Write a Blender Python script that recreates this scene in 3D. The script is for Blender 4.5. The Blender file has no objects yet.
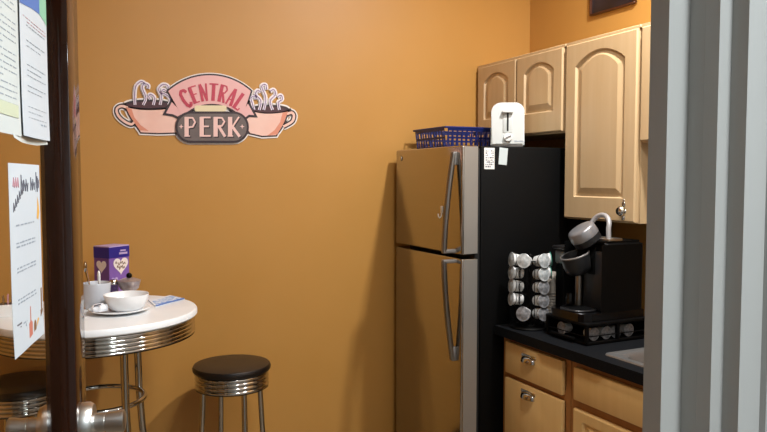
import bpy, bmesh, math, random
from mathutils import Vector, Matrix
random.seed(7)
SC = bpy.context.scene
COL = SC.collection
PI = math.pi

# ------------------------------------------------------------------ materials
def lin(h):
    h = h.lstrip('#'); out = []
    for i in (0, 2, 4):
        c = int(h[i:i+2], 16) / 255
        out.append(c/12.92 if c <= .04045 else ((c+.055)/1.055)**2.4)
    return (*out, 1)

def new_mat(name):
    m = bpy.data.materials.new(name); m.use_nodes = True
    nt = m.node_tree
    return m, nt, nt.nodes['Principled BSDF']

def mat(name, col, rough=.5, metal=0, col2=None, scale=(8, 8, 8), amt=.5, bump=0, bscale=60, coat=0, spec=None, detail=4):
    m, nt, b = new_mat(name)
    b.inputs['Roughness'].default_value = rough
    b.inputs['Metallic'].default_value = metal
    if coat: b.inputs['Coat Weight'].default_value = coat
    if spec is not None: b.inputs['Specular IOR Level'].default_value = spec
    tc = nt.nodes.new('ShaderNodeTexCoord')
    mp = nt.nodes.new('ShaderNodeMapping'); mp.inputs['Scale'].default_value = scale
    nt.links.new(tc.outputs['Object'], mp.inputs['Vector'])
    no = nt.nodes.new('ShaderNodeTexNoise'); no.inputs['Scale'].default_value = 1; no.inputs['Detail'].default_value = detail
    nt.links.new(mp.outputs['Vector'], no.inputs['Vector'])
    rp = nt.nodes.new('ShaderNodeValToRGB')
    rp.color_ramp.elements[0].position = .5 - amt/2; rp.color_ramp.elements[1].position = .5 + amt/2
    rp.color_ramp.elements[0].color = lin(col); rp.color_ramp.elements[1].color = lin(col2 or col)
    nt.links.new(no.outputs['Fac'], rp.inputs['Fac'])
    nt.links.new(rp.outputs['Color'], b.inputs['Base Color'])
    if bump:
        n2 = nt.nodes.new('ShaderNodeTexNoise'); n2.inputs['Scale'].default_value = bscale; n2.inputs['Detail'].default_value = 3
        nt.links.new(tc.outputs['Object'], n2.inputs['Vector'])
        bp = nt.nodes.new('ShaderNodeBump'); bp.inputs['Strength'].default_value = bump; bp.inputs['Distance'].default_value = .002
        nt.links.new(n2.outputs['Fac'], bp.inputs['Height'])
        nt.links.new(bp.outputs['Normal'], b.inputs['Normal'])
    return m

def emis(name, col, s):
    m, nt, b = new_mat(name)
    b.inputs['Emission Color'].default_value = lin(col); b.inputs['Emission Strength'].default_value = s
    b.inputs['Base Color'].default_value = lin(col)
    return m

def glass_mat(name, tint, refl=1.0, rough=0.0):
    m = bpy.data.materials.new(name); m.use_nodes = True
    nt = m.node_tree; nt.nodes.clear()
    out = nt.nodes.new('ShaderNodeOutputMaterial'); mix = nt.nodes.new('ShaderNodeMixShader')
    tr = nt.nodes.new('ShaderNodeBsdfTransparent'); gl = nt.nodes.new('ShaderNodeBsdfGlossy'); fr = nt.nodes.new('ShaderNodeFresnel')
    tr.inputs['Color'].default_value = lin(tint); gl.inputs['Roughness'].default_value = rough
    fr.inputs['IOR'].default_value = 1 + .45*refl
    ge = nt.nodes.new('ShaderNodeNewGeometry'); sb = nt.nodes.new('ShaderNodeMath'); sb.operation = 'SUBTRACT'; sb.inputs[0].default_value = 1
    mu = nt.nodes.new('ShaderNodeMath'); mu.operation = 'MULTIPLY'
    nt.links.new(ge.outputs['Backfacing'], sb.inputs[1]); nt.links.new(sb.outputs[0], mu.inputs[0]); nt.links.new(fr.outputs[0], mu.inputs[1])
    nt.links.new(mu.outputs[0], mix.inputs[0]); nt.links.new(tr.outputs[0], mix.inputs[1]); nt.links.new(gl.outputs[0], mix.inputs[2])
    nt.links.new(mix.outputs[0], out.inputs[0])
    return m

M = {}
M['wall'] = mat('orange_wall_paint', '#bb8943', .45, col2='#be8d49', scale=(3, 3, 3), bump=.12, bscale=220, spec=.4)
M['ceil'] = mat('ceiling_white', '#e8e4da', .9, col2='#dedacf', bump=.3, bscale=90)
M['floor'] = mat('floor_tile', '#8d7f6c', .4, col2='#75695a', scale=(3, 3, 3))
M['hallwall'] = mat('hall_wall_paint', '#b0b1b1', .7, col2='#a9aaaa')
M['jamb'] = mat('grey_frame_paint', '#a8a6a1', .4, col2='#a3a19d', scale=(4, 4, 1), bump=.05, bscale=40)
M['darkwood'] = mat('dark_stained_wood', '#23120a', .09, col2='#321a10', scale=(60, 60, 3), spec=.5)
M['glass'] = glass_mat('door_glass', '#fefdfb', .16)
M['clear'] = glass_mat('clear_plastic', '#b9bdbc', 1.0, .1)
M['chrome'] = mat('chrome', '#c2c0bc', .07, 1, col2='#b9b7b2')
M['satin'] = mat('satin_metal', '#d6d4d0', .3, 1, col2='#bdbbb6')
M['steel'] = mat('brushed_stainless', '#b3aea6', .15, 1, col2='#aaa49b', scale=(2, 2, 300), amt=.8)
M['steel_edge'] = mat('stainless_edge', '#aaa7a1', .5, .75, col2='#a19e98', scale=(2, 200, 2))
M['sinksteel'] = mat('sink_steel', '#8f8e8c', .35, .7, col2='#878684', scale=(2, 200, 2))
M['fblack'] = mat('black_textured_steel', '#040404', .55, col2='#060606', bump=.25, bscale=400, spec=.12)
M['greyh'] = mat('silver_grey_plastic', '#a9a8a8', .35, .3, col2='#9e9d9d')
M['capgrey'] = mat('silver_cap', '#9b9b9d', .3, .6, col2='#8f8f92')
M['toasterwhite'] = mat('toaster_white', '#cfd3d0', .35, col2='#c9cdca')
M['handle_steel'] = mat('handle_steel', '#95918b', .28, 1, col2='#8b8781')
M['black'] = mat('black_plastic', '#050505', .45, col2='#070707', spec=.12)
M['gloss'] = mat('gloss_black_plastic', '#070708', .18, col2='#0a0a0b', spec=.4)
M['rubber'] = mat('dark_gasket', '#0a0909', .7)
M['grey'] = mat('grey_plastic', '#8d8b89', .32, .5, col2='#827f7c')
M['gunmetal'] = mat('gunmetal_plastic', '#303031', .3, .5, col2='#29292a')
M['maple'] = mat('maple_veneer', '#cbaf86', .42, col2='#c1a278', scale=(38, 38, 2.2), amt=.7, coat=.15)
M['maple_dark'] = mat('maple_base', '#e6c080', .42, col2='#dcb473', scale=(38, 38, 2.2), amt=.7, coat=.15)
M['counter'] = mat('black_speckled_laminate', '#060607', .45, col2='#1e2023', scale=(260, 260, 260), amt=.4, spec=.06)
M['white'] = mat('white_plastic', '#e6e6e2', .3, col2='#e0e0dc')
M['ceramic'] = mat('white_ceramic', '#f2f4f6', .18, col2='#ecEFF1', coat=.3)
M['tabletop'] = mat('white_laminate', '#f0f4f7', .3, col2='#eaeff2')
M['lip'] = mat('tabletop_lip', '#b9b6ae', .35)
M['seat'] = mat('black_vinyl', '#120d0b', .36, col2='#1a1310', bump=.2, bscale=180, spec=.5)
M['blue'] = mat('blue_basket_plastic', '#16276a', .4, col2='#122057')
M['paper'] = mat('paper_white', '#bcc6ce', .8, col2='#b6c0c9', scale=(5, 5, 5))  # bluish cast of the hall light mixed into the paper colour
M['paper2'] = mat('paper_cream', '#bdc6c6', .8, col2='#b6c0c1', scale=(5, 5, 5))  # same cool hall light cast in this paper colour
M['ink'] = mat('grey_ink', '#8a96a3', .8)
M['inkdark'] = mat('dark_ink', '#5d5c66', .8)
M['inkpink'] = mat('pink_ink', '#b98a92', .8)
M['highlight'] = mat('yellow_highlighter', '#b7c1a9', .8)
M['pblue'] = mat('print_blue', '#4a6db0', .7)
M['pgreen'] = mat('print_green', '#7fb59c', .7)
M['pred'] = mat('print_red', '#b8705e', .7)
M['pbrown'] = mat('print_brown', '#7a5a3a', .7)
M['pyellow'] = mat('print_yellow', '#cfa04a', .7)
M['purple'] = mat('purple_carton', '#7d5aa6', .45, col2='#8763ae')
M['purple_side'] = mat('purple_carton_side', '#6d4488', .45, col2='#764f90')
M['navy'] = mat('navy_carton', '#2c2380', .45, col2='#32298a')
M['lilac'] = mat('lilac_print', '#b9a4cf', .5)
M['heart'] = mat('cream_print', '#efe3dc', .5)
M['mugm'] = mat('grey_white_ceramic', '#cdd3dc', .25, col2='#c3cad4', scale=(30, 30, 30), coat=.3)
M['s_white'] = mat('sign_white', '#f1ece8', .5)
M['s_dark'] = mat('sign_outline', '#2c1a22', .5)
M['s_pink'] = mat('sign_pink', '#e3abab', .5, col2='#ecbfbd', scale=(4, 4, 4))
M['s_cup'] = mat('sign_cup_pink', '#ecbdae', .5, col2='#f2cdc0', scale=(7, 7, 7), amt=.4)
M['s_cupshade'] = mat('sign_cup_shade', '#dc9076', .5)
M['s_coffee'] = mat('sign_coffee', '#4a2730', .5)
M['s_red'] = mat('sign_red', '#c5405a', .5, col2='#b5344c', scale=(90, 90, 90))
M['s_grey'] = mat('sign_grey', '#655a58', .5, col2='#6f6462', scale=(25, 25, 25))
M['s_cream'] = mat('sign_cream', '#e6d9b4', .5)
M['s_letter'] = mat('sign_letter_pink', '#eec8c2', .5)
M['s_lettershade'] = mat('sign_letter_shade', '#b98084', .5)
M['s_steam'] = mat('sign_steam', '#eee4f0', .5)
M['s_steamline'] = mat('sign_steam_line', '#6f5a86', .5)
M['smoky'] = mat('smoky_plastic', '#77797a', .15, col2='#5c5f60')
M['pewter'] = mat('pinkish_pewter', '#b9aeac', .3, .5, col2='#a0908f', scale=(60, 60, 60), amt=.3)
M['teal'] = mat('teal_foil', '#3f8f7c', .35)
M['foil'] = mat('pod_foil', '#d3d6d6', .35, .2, col2='#9fa6a6', scale=(70, 70, 70), amt=.3)
M['foil2'] = mat('pod_foil_grey', '#9d9d9f', .35, .2, col2='#5f6062', scale=(70, 70, 70), amt=.3)
M['podcup'] = mat('pod_cup', '#dfe0de', .4, col2='#d2d3d1')
M['cupstack'] = mat('paper_cup', '#a9a297', .5, col2='#8d867b', scale=(60, 60, 60))
M['picture'] = mat('dark_picture', '#120d10', .3, col2='#2c252c', scale=(9, 9, 9), amt=.3)
M['frame_brown'] = mat('brown_frame', '#4a2410', .35)
M['cabint'] = mat('cabinet_inside', '#8a5226', .6)
M['lampglow'] = emis('lamp_diffuser', '#fff1d8', 5)
M['hallglow'] = emis('hall_lamp_diffuser', '#e6f1ff', 4)
M['napkin'] = mat('napkin', '#e8ecf2', .8)
M['napblue'] = mat('napkin_blue', '#7fa3d8', .8, col2='#dfe8f4', scale=(90, 90, 90), amt=.2)
M['plug'] = mat('brass_grey', '#9a8f7c', .25, 1)
M['wood_toe'] = mat('toe_kick', '#2a1c12', .6)

# ------------------------------------------------------------------ mesh builder
class MB:
    def __init__(s): s.bm = bmesh.new()
    def _face(s, vs):
        try: return s.bm.faces.new(vs)
        except ValueError: return None
    def box(s, x0, x1, y0, y1, z0, z1, bev=0, seg=2):
        t = bmesh.new()
        bmesh.ops.create_cube(t, size=1)
        bmesh.ops.scale(t, vec=(x1-x0, y1-y0, z1-z0), verts=t.verts)
        bmesh.ops.translate(t, vec=((x0+x1)/2, (y0+y1)/2, (z0+z1)/2), verts=t.verts)
        if bev: bmesh.ops.bevel(t, geom=list(t.edges), offset=bev, segments=seg, affect='EDGES', profile=.5)
        s.join(t); return s
    def join(s, t, mtx=None):
        if mtx is not None: bmesh.ops.transform(t, matrix=mtx, verts=t.verts)
        me = bpy.data.meshes.new('t'); t.to_mesh(me); t.free(); s.bm.from_mesh(me); bpy.data.meshes.remove(me)
    def lathe(s, prof, c=(0, 0, 0), axis=(0, 0, 1), seg=40, closed=False):
        """prof: list of (r, h) along axis."""
        a = Vector(axis).normalized(); q = Vector((0, 0, 1)).rotation_difference(a).to_matrix()
        c = Vector(c); rings = []
        for r, h in prof:
            if r < 1e-6: rings.append([s.bm.verts.new(c + q @ Vector((0, 0, h)))])
            else: rings.append([s.bm.verts.new(c + q @ Vector((r*math.cos(2*PI*i/seg), r*math.sin(2*PI*i/seg), h))) for i in range(seg)])
        pairs = list(zip(rings, rings[1:]))
        if closed: pairs.append((rings[-1], rings[0]))
        for A, B in pairs:
            for i in range(seg):
                j = (i+1) % seg
                if len(A) == 1 and len(B) == 1: continue
                if len(A) == 1: s._face([A[0], B[i], B[j]])
                elif len(B) == 1: s._face([A[i], A[j], B[0]])
                else: s._face([A[i], A[j], B[j], B[i]])
        return s
    def cyl(s, p0, p1, r0, r1=None, seg=24):
        r1 = r0 if r1 is None else r1
        p0 = Vector(p0); p1 = Vector(p1); d = p1-p0; L = d.length
        return s.lathe([(0, 0), (r0, 0), (r1, L), (0, L)], p0, d, seg)
    def tube(s, pts, r, seg=12, closed=False):
        pts = [Vector(p) for p in pts]; n = len(pts); rings = []
        rr = r if isinstance(r, (list, tuple)) else [r]*n
        up = None
        for i, p in enumerate(pts):
            if closed: t = pts[(i+1) % n] - pts[i-1]
            else: t = pts[min(i+1, n-1)] - pts[max(i-1, 0)]
            t.normalize()
            if up is None:
                up = Vector((0, 0, 1)) if abs(t.z) < .9 else Vector((1, 0, 0))
            u = (up - t*up.dot(t)).normalized(); v = t.cross(u); up = u
            rings.append([s.bm.verts.new(p + (u*math.cos(2*PI*k/seg) + v*math.sin(2*PI*k/seg))*rr[i]) for k in range(seg)])
        pr = list(zip(rings, rings[1:]))
        if closed: pr.append((rings[-1], rings[0]))
        for A, B in pr:
            for k in range(seg):
                l = (k+1) % seg; s._face([A[k], A[l], B[l], B[k]])
        if not closed: s._face(rings[0][::-1]); s._face(rings[-1])
        return s
    def prism(s, pts, o, u, v, w):
        """pts 2-D polygon in plane o+a*u+b*v, extruded by vector w."""
        o, u, v, w = Vector(o), Vector(u), Vector(v), Vector(w)
        A = [s.bm.verts.new(o + u*a + v*b) for a, b in pts]
        B = [s.bm.verts.new(o + u*a + v*b + w) for a, b in pts]
        n = len(pts)
        s._face(A); s._face(B[::-1])
        for i in range(n):
            j = (i+1) % n; s._face([A[i], B[i], B[j], A[j]])
        return s
    def ball(s, c, r, sx=1, sy=1, sz=1, seg=20):
        t = bmesh.new(); bmesh.ops.create_uvsphere(t, u_segments=seg, v_segments=seg//2, radius=r)
        bmesh.ops.scale(t, vec=(sx, sy, sz), verts=t.verts); bmesh.ops.translate(t, vec=c, verts=t.verts)
        s.join(t); return s
    def move(s, mtx): bmesh.ops.transform(s.bm, matrix=mtx, verts=s.bm.verts); return s
    def build(s, name, m, parent=None, smooth=True, loc=None):
        bmesh.ops.remove_doubles(s.bm, verts=s.bm.verts, dist=1e-6)
        bmesh.ops.recalc_face_normals(s.bm, faces=s.bm.faces)
        off = Vector(loc) if loc else Vector((0, 0, 0))
        p = parent
        while p is not None: off = off + p.location; p = p.parent
        rot = None
        bmesh.ops.translate(s.bm, vec=-off, verts=s.bm.verts)
        me = bpy.data.meshes.new(name)
        for f in s.bm.faces: f.smooth = smooth
        if smooth:
            for e in s.bm.edges:
                if len(e.link_faces) == 2 and e.calc_face_angle(0) > math.radians(38): e.smooth = False
        s.bm.to_mesh(me); s.bm.free()
        me.materials.append(M[m] if isinstance(m, str) else m)
        o = bpy.data.objects.new(name, me); COL.objects.link(o)
        if loc: o.location = loc
        if parent: o.parent = parent
        return o

def tag(o, label=None, cat=None, group=None, kind=None):
    if label: o['label'] = label
    if cat: o['category'] = cat
    if group: o['group'] = group
    if kind: o['kind'] = kind
    return o
def thing(name, loc, label, cat, group=None):
    o = bpy.data.objects.new(name, None); COL.objects.link(o); o.location = loc; o.empty_display_size = .05
    return tag(o, label, cat, group)
def struct(o): o['kind'] = 'structure'; return o
def copy_tree(o, parent=None):
    c = o.copy(); COL.objects.link(c)
    if parent: c.parent = parent
    for ch in list(o.children): copy_tree(ch, c)
    return c

# ------------------------------------------------------------------ room shell
XL, XR, YF, YB, ZC = -.95, 2.40, .72, 3.15, 3.0
HX0, HX1, HY0 = -1.3, 1.6, -1.6
struct(MB().box(XL-.1, XR+.1, HY0-.1, YB+.1, -.1, 0).build('floor', 'floor', smooth=False))
struct(MB().box(XL-.1, XR+.1, HY0-.1, YB+.1, ZC, ZC+.1).build('ceiling', 'ceil', smooth=False))
struct(MB().box(XL-.1, XR+.1, YB, YB+.1, 0, ZC).build('wall_back', 'wall', smooth=False))
struct(MB().box(XR, XR+.1, YF-.1, YB, 0, ZC).build('wall_right', 'wall', smooth=False))
struct(MB().box(XL-.1, XL, YF-.1, YB, 0, ZC).build('wall_left', 'wall', smooth=False))
w = MB()
w.box(XL, -.25, .62, YF, 0, ZC); w.box(.90, XR, .62, YF, 0, ZC); w.box(-.25, .90, .62, YF, 2.26, ZC)
struct(w.build('wall_front', 'hallwall', smooth=False))
w = MB(); w.box(XL-.1, XL, HY0, .62, 0, ZC); w.box(XR, XR+.1, HY0, .62, 0, ZC); w.box(XL, XR, HY0-.1, HY0, 0, ZC)
struct(w.build('wall_hall', 'hallwall', smooth=False))
b = MB(); b.box(XL, 1.5, YB-.015, YB-.001, .001, .1, .004); struct(b.build('baseboard_back', 'darkwood'))

# steel door frame: stepped profile (plan polygon) run up the full height
JP = [(.755, .722), (.755, .690), (.794, .690), (.798, .668), (.797, .645), (.818, .643), (.820, .620), (.862, .620), (.864, .612), (.868, .612), (.870, .605), (.90, .605), (.90, .722)]
struct(MB().prism(JP, (0, 0, .001), (1, 0, 0), (0, 1, 0), (0, 0, 2.258)).build('trim_1', 'jamb', smooth=False))
mid = .32
struct(MB().prism([(2*mid - x, y) for x, y in JP], (0, 0, .001), (1, 0, 0), (0, 1, 0), (0, 0, 2.258)).build('trim_2', 'jamb', smooth=False))
struct(MB().box(-.11, .75, .63, .722, 2.20, 2.258, .004).build('trim_3', 'jamb', smooth=False))

# ------------------------------------------------------------------ open glazed door (swung into the room)
P0 = Vector((-.055, 1.2126, 0)); DD = Vector((.212, .977, 0)).normalized(); NN = Vector((DD.y, -DD.x, 0))
DM = Matrix.Translation(P0) @ Matrix(((DD.x, NN.x, 0, 0), (DD.y, NN.y, 0, 0), (0, 0, 1, 0), (0, 0, 0, 1)))
# door-local frame: x along the leaf towards the latch edge, y towards the camera side, z up
door = thing('door_1', tuple(P0), 'open dark wood door with a full glass pane', None); struct(door)
del door['label']
def dpart(mb, name, m, parent=door, smooth=True): mb.move(DM); return mb.build(name, m, parent, smooth)
dpart(MB().box(.337, .446, -.029, .0275, .012, 2.05, .003), 'latch_stile', 'darkwood')
dpart(MB().box(-.44, -.33, -.029, .0275, .012, 2.05, .003), 'hinge_stile', 'darkwood')
dpart(MB().box(-.33, .337, -.024, .024, 1.94, 2.05, .003), 'top_rail', 'darkwood')
dpart(MB().box(-.33, .337, -.024, .024, .012, .25, .003), 'bottom_rail', 'darkwood')
dpart(MB().box(-.333, .34, -.003, .003, .247, 1.943), 'glass_pane', 'glass', smooth=False)
for sgn in (1, -1):
    y0 = .0275*sgn if sgn > 0 else -.029
    kc = (.388, y0, 1.026)
    h = dpart(MB().lathe([(0, 0), (.045, 0), (.045, .016), (.040, .024), (.020, .026), (0, .026)], kc, (0, sgn, 0), 40), 'knob_rose', 'satin')
    dpart(MB().lathe([(0, .022), (.0205, .022), (.0205, .046), (.018, .0465), (.018, .0485), (.0205, .049), (.0215, .062), (.0235, .080), (.0235, .084), (.018, .087), (0, .088)], kc, (0, sgn, 0), 40), 'knob', 'satin', h)
for z in (.2, 1.1, 1.85):
    dpart(MB().cyl((-.446, .026, z-.05), (-.446, .026, z+.05), .007), 'hinge', 'satin')

# papers taped to the glass -------------------------------------------------
def sheet(name, s0, s1, z0, z1, off, m, label, curl=0, cat='paper', n=14):
    """a thin sheet in the door plane, its lower edge lifting off the glass by curl"""
    loc = P0 + DD*((s0+s1)/2) + NN*off + Vector((0, 0, z0))
    mb = MB(); rows = []
    for k in range(n+1):
        t = k/n; z = z0 + (z1-z0)*t; lift = curl*max(0, 1-t*3)**2
        rows.append([mb.bm.verts.new((s0 + (s1-s0)*i/4, off + lift*(.6+.4*math.cos(i*1.3)), z + .004*curl*100*(1 if i in (0, 4) else 0)*max(0, 1-t*4))) for i in range(5)])
    for A, B in zip(rows, rows[1:]):
        for i in range(4): mb._face([A[i], A[i+1], B[i+1], B[i]])
    f = list(mb.bm.faces)
    r = bmesh.ops.extrude_face_region(mb.bm, geom=f)
    bmesh.ops.translate(mb.bm, vec=(0, .0004, 0), verts=[v for v in r['geom'] if isinstance(v, bmesh.types.BMVert)])
    mb.move(DM)
    o = mb.build(name, m, None, True, tuple(loc))
    tag(o, label, cat); return o
def on_sheet(o, mb, name, m):
    mb.move(DM); return mb.build(name, m, o, False)
def strokes(mb, s0, s1, z, off, h, rnd, gap=.3, slant=0):
    """a printed line: a run of short uneven word marks"""
    x = s0
    while x < s1:
        wl = rnd.uniform(.006, .02); e = min(x+wl, s1)
        zz = z + slant*(x-s0)
        mb.box(x, e, off, off+.0002, zz-h/2*rnd.uniform(.6, 1), zz+h/2*rnd.uniform(.6, 1))
        x = e + rnd.uniform(.003, .009)
rn = random.Random(3)
o4 = .0038
back = sheet('paper', .02, .255, 1.603, 1.88, -.006, 'paper2', 'sheet behind the glass under the two upper pages, only its curled lower edge showing', .012)
pl = sheet('paper', -.14, .069, 1.612, 1.90, o4, 'paper2', 'upper printed page with a yellow highlighted line, at the picture edge on the door glass', .0012)
mb = MB()
for k in range(24):
    strokes(mb, -.125, .052 if k % 5 else -.02, 1.65+k*.0098, o4+.0006, .0022, rn)
on_sheet(pl, mb, 'printed_text', 'ink')
mb = MB(); mb.box(-.135, .055, o4+.0014, o4+.0015, 1.640, 1.660); on_sheet(pl, mb, 'highlighted_line', 'highlight')
mb = MB(); mb.prism([(0, 0), (.022, 0), (.018, .006), (.014, .006), (.011, .018), (.008, .006), (.004, .006)], (.012, o4+.0006, 1.842), (1, 0, 0), (0, 0, 1), (0, .0002, 0)); on_sheet(pl, mb, 'printed_emblem', 'inkdark')
pr_ = sheet('paper', .076, .262, 1.614, 1.905, o4+.001, 'paper', 'upper printed page with a blue and green corner, taped beside the dark door stile', .0015)
o5 = o4+.0018
for zc, n in ((1.80, 1), (1.775, 2), (1.735, 3), (1.70, 2), (1.665, 3), (1.640, 1)):
    mb = MB()
    for k in range(n): strokes(mb, .20 if zc == 1.640 else .115, .240 - .03*(k % 2), zc-.009*k, o5, .004 if zc == 1.640 else .0018, rn)
    on_sheet(pr_, mb, 'printed_paragraph', 'ink')
mb = MB(); strokes(mb, .095, .25, 1.812, o5, .0016, rn); strokes(mb, .12, .25, 1.806, o5, .0014, rn); on_sheet(pr_, mb, 'printed_heading', 'inkpink')
mb = MB(); mb.prism([(.078, 1.90), (.078, 1.828), (.155, 1.836), (.208, 1.838), (.208, 1.90)], (0, o5, 0), (1, 0, 0), (0, 0, 1), (0, .0002, 0)); on_sheet(pr_, mb, 'blue_header', 'pblue')
mb = MB(); mb.prism([(.208, 1.90), (.208, 1.838), (.235, 1.834), (.260, 1.828), (.260, 1.90)], (0, o5, 0), (1, 0, 0), (0, 0, 1), (0, .0002, 0)); on_sheet(pr_, mb, 'green_header', 'pgreen')
lo = sheet('paper', -.008, .182, 1.265, 1.568, o4, 'paper', 'lower notice with a handwritten title and small coloured drawings along its bottom edge', .002)
mb = MB()
def scrawl(pts, r=.0017):
    mb.tube([(a, o4+.0007, b) for a, b in pts], r, 6)
for x, z, hh in ((.062, 1.535, .03), (.078, 1.533, .018), (.092, 1.533, .02), (.122, 1.535, .022), (.136, 1.534, .018), (.158, 1.538, .034), (.165, 1.538, .02)):
    scrawl([(x-.004, z-hh/2), (x-.002, z+hh/2), (x+.003, z), (x+.006, z-hh/2), (x+.010, z+hh*.2)], .0009)
for k in range(5): scrawl([(.012+k*.011, 1.492+k*.006), (.014+k*.011, 1.506+k*.006), (.02+k*.011, 1.494+k*.006)], .0009)
on_sheet(lo, mb, 'handwritten_title', 'inkdark')
mb = MB()
for k in range(3): scrawl([(.012+k*.012, 1.532), (.016+k*.012, 1.545), (.02+k*.012, 1.53)], .0013)
on_sheet(lo, mb, 'handwritten_note', 'inkpink')
for zs in ((1.470,), (1.442, 1.436), (1.402, 1.396), (1.352, 1.346), (1.31,)):
    mb = MB()
    for z in zs: strokes(mb, .025, .14 if z > 1.33 else .075, z, o4+.0006, .003, rn)
    on_sheet(lo, mb, 'written_line', 'ink')
mb = MB(); mb.box(.012, .04, o4+.0006, o4+.0009, 1.305, 1.309); mb.box(.014, .042, o4+.0006, o4+.0009, 1.312, 1.315); mb.box(.016, .046, o4+.0006, o4+.0009, 1.286, 1.29); mb.box(.02, .03, o4+.0006, o4+.0009, 1.272, 1.28); on_sheet(lo, mb, 'caption', 'inkdark')
mb = MB(); mb.prism([(.086, 1.272), (.108, 1.272), (.108, 1.302), (.10, 1.306), (.099, 1.33), (.095, 1.33), (.094, 1.306), (.086, 1.302)], (0, o4+.0006, 0), (1, 0, 0), (0, 0, 1), (0, .0002, 0)); on_sheet(lo, mb, 'bottle_drawing', 'pred')
mb = MB(); mb.prism([(.06, 1.272), (.075, 1.272), (.075, 1.296), (.069, 1.308), (.066, 1.308), (.06, 1.296)], (0, o4+.0006, 0), (1, 0, 0), (0, 0, 1), (0, .0002, 0)); on_sheet(lo, mb, 'jar_drawing', 'ink')
for x in (.125, .146):
    mb = MB(); mb.prism([(x+.009*math.cos(a*PI/6), 1.289+.013*math.sin(a*PI/6)) for a in range(12)], (0, o4+.0006, 0), (1, 0, 0), (0, 0, 1), (0, .0002, 0)); on_sheet(lo, mb, 'round_drawing', 'pyellow' if x > .13 else 'pbrown')
mb = MB(); mb.box(.168, .176, o4+.0006, o4+.0009, 1.29, 1.35); mb.box(.163, .18, o4+.0006, o4+.0009, 1.30, 1.312); on_sheet(lo, mb, 'shaker_drawing', 'pbrown')
mb = MB(); mb.prism([(.155, 1.475), (.166, 1.472), (.174, 1.485), (.170, 1.502), (.162, 1.512), (.160, 1.492)], (0, o4+.0006, 0), (1, 0, 0), (0, 0, 1), (0, .0002, 0)); on_sheet(lo, mb, 'leaf_drawing', 'pyellow')

# ------------------------------------------------------------------ wall sign
SY = YB - .0005
def SP(u, v, y=0):      # artwork units -> wall
    return Vector((.209705 + 1.03982e-3*u - 2.3568e-5*v + 1.98661e-7*u*u + 1.97663e-8*u*v, SY - y,
                   2.0309 + 7.96747e-5*u - 1.11619e-3*v - 1.98626e-7*u*v + 8.36e-9*u*u - 2.257e-8*v*v))
sign = thing('wall_sign', tuple(SP(395, 200)), 'coffee shop wall sign with two steaming pink cups, an arched banner and a dark oval', 'sign')
def offset(pts, d):
    n = len(pts); A = sum(pts[i][0]*pts[(i+1) % n][1] - pts[(i+1) % n][0]*pts[i][1] for i in range(n)); sg = 1 if A > 0 else -1
    out = []
    for i in range(n):
        a, b_, c = Vector(pts[i-1]), Vector(pts[i]), Vector(pts[(i+1) % n])
        e1 = (b_-a); e2 = (c-b_)
        if e1.length < 1e-6 or e2.length < 1e-6: out.append(pts[i]); continue
        n1 = Vector((e1.y, -e1.x)).normalized()*sg; n2 = Vector((e2.y, -e2.x)).normalized()*sg
        m_ = n1+n2; l = m_.length
        m_ = m_/l if l > .3 else n1
        k = d/max(.5, m_.dot(n1)); out.append((b_.x+m_.x*k, b_.y+m_.y*k))
    return out
def plate(mb, pts, y0, y1):
    A = [mb.bm.verts.new(SP(u, v, y0)) for u, v in pts]; B = [mb.bm.verts.new(SP(u, v, y1)) for u, v in pts]
    n = len(pts); mb._face(A); mb._face(B[::-1])
    for i in range(n):
        j = (i+1) % n; mb._face([A[i], B[i], B[j], A[j]])
def ribbon(mb, pts, w, y0, y1):
    """thick stroke along a polyline; w a width or widths"""
    n = len(pts); L = []; R = []
    ww = w if isinstance(w, (list, tuple)) else [w]*n
    for i in range(n):
        a = Vector(pts[max(i-1, 0)]); c = Vector(pts[min(i+1, n-1)]); t = (c-a).normalized(); nn = Vector((-t.y, t.x))
        p = Vector(pts[i]); L.append(tuple(p+nn*ww[i]/2)); R.append(tuple(p-nn*ww[i]/2))
    for i in range(n-1): plate(mb, [L[i], L[i+1], R[i+1], R[i]], y0, y1)
def smooth(pts, k=6):
    out = []; n = len(pts)
    for i in range(n-1):
        p0, p1, p2, p3 = [Vector(pts[max(0, min(n-1, j))]) for j in (i-1, i, i+1, i+2)]
        for s_ in range(k):
            t = s_/k
            q = .5*((2*p1) + (p2-p0)*t + (2*p0-5*p1+4*p2-p3)*t*t + (3*p1-p0-3*p2+p3)*t**3); out.append((q.x, q.y))
    out.append(tuple(pts[-1])); return out
def C3(x, y): return ((x/6.17+10)*3.652, (y/6.17+10)*3.652)
def C5(x, y): return ((x/6.17+135)*3.652, (y/6.17+15)*3.652)
cupL = smooth([C3(*p) for p in ((97, 228), (125, 285), (155, 330), (182, 368), (192, 384))], 5) + [C3(300, 388)] + [C3(420, 384), C3(420, 230), C3(375, 240)] + smooth([C3(*p) for p in ((370, 238), (300, 246), (200, 246), (140, 238), (97, 228))], 4)[1:-1]
cupR = smooth([C5(*p) for p in ((328, 225), (305, 290), (280, 335), (262, 358), (255, 371))], 5) + [C5(170, 375)] + [C5(95, 358), C5(70, 325), C5(70, 230)] + smooth([C5(*p) for p in ((110, 226), (180, 238), (260, 236), (328, 225))], 4)[:-1]
rimL = [C3(238+145*math.cos(a*PI/14), 215+27*math.sin(a*PI/14)) for a in range(28)]
rimR = [C5(215+115*math.cos(a*PI/14), 214+25*math.sin(a*PI/14)) for a in range(28)]
hanL = smooth([C3(*p) for p in ((110, 232), (70, 222), (42, 240), (48, 275), (80, 310), (128, 335), (150, 322))], 5)
hanR = smooth([C5(*p) for p in ((322, 240), (352, 232), (366, 250), (358, 282), (335, 300), (300, 318))], 5)
arcO = [(400+225*math.sin(a), 281-225*math.cos(a)) for a in [math.radians(-42+84*i/24) for i in range(25)]]
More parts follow.
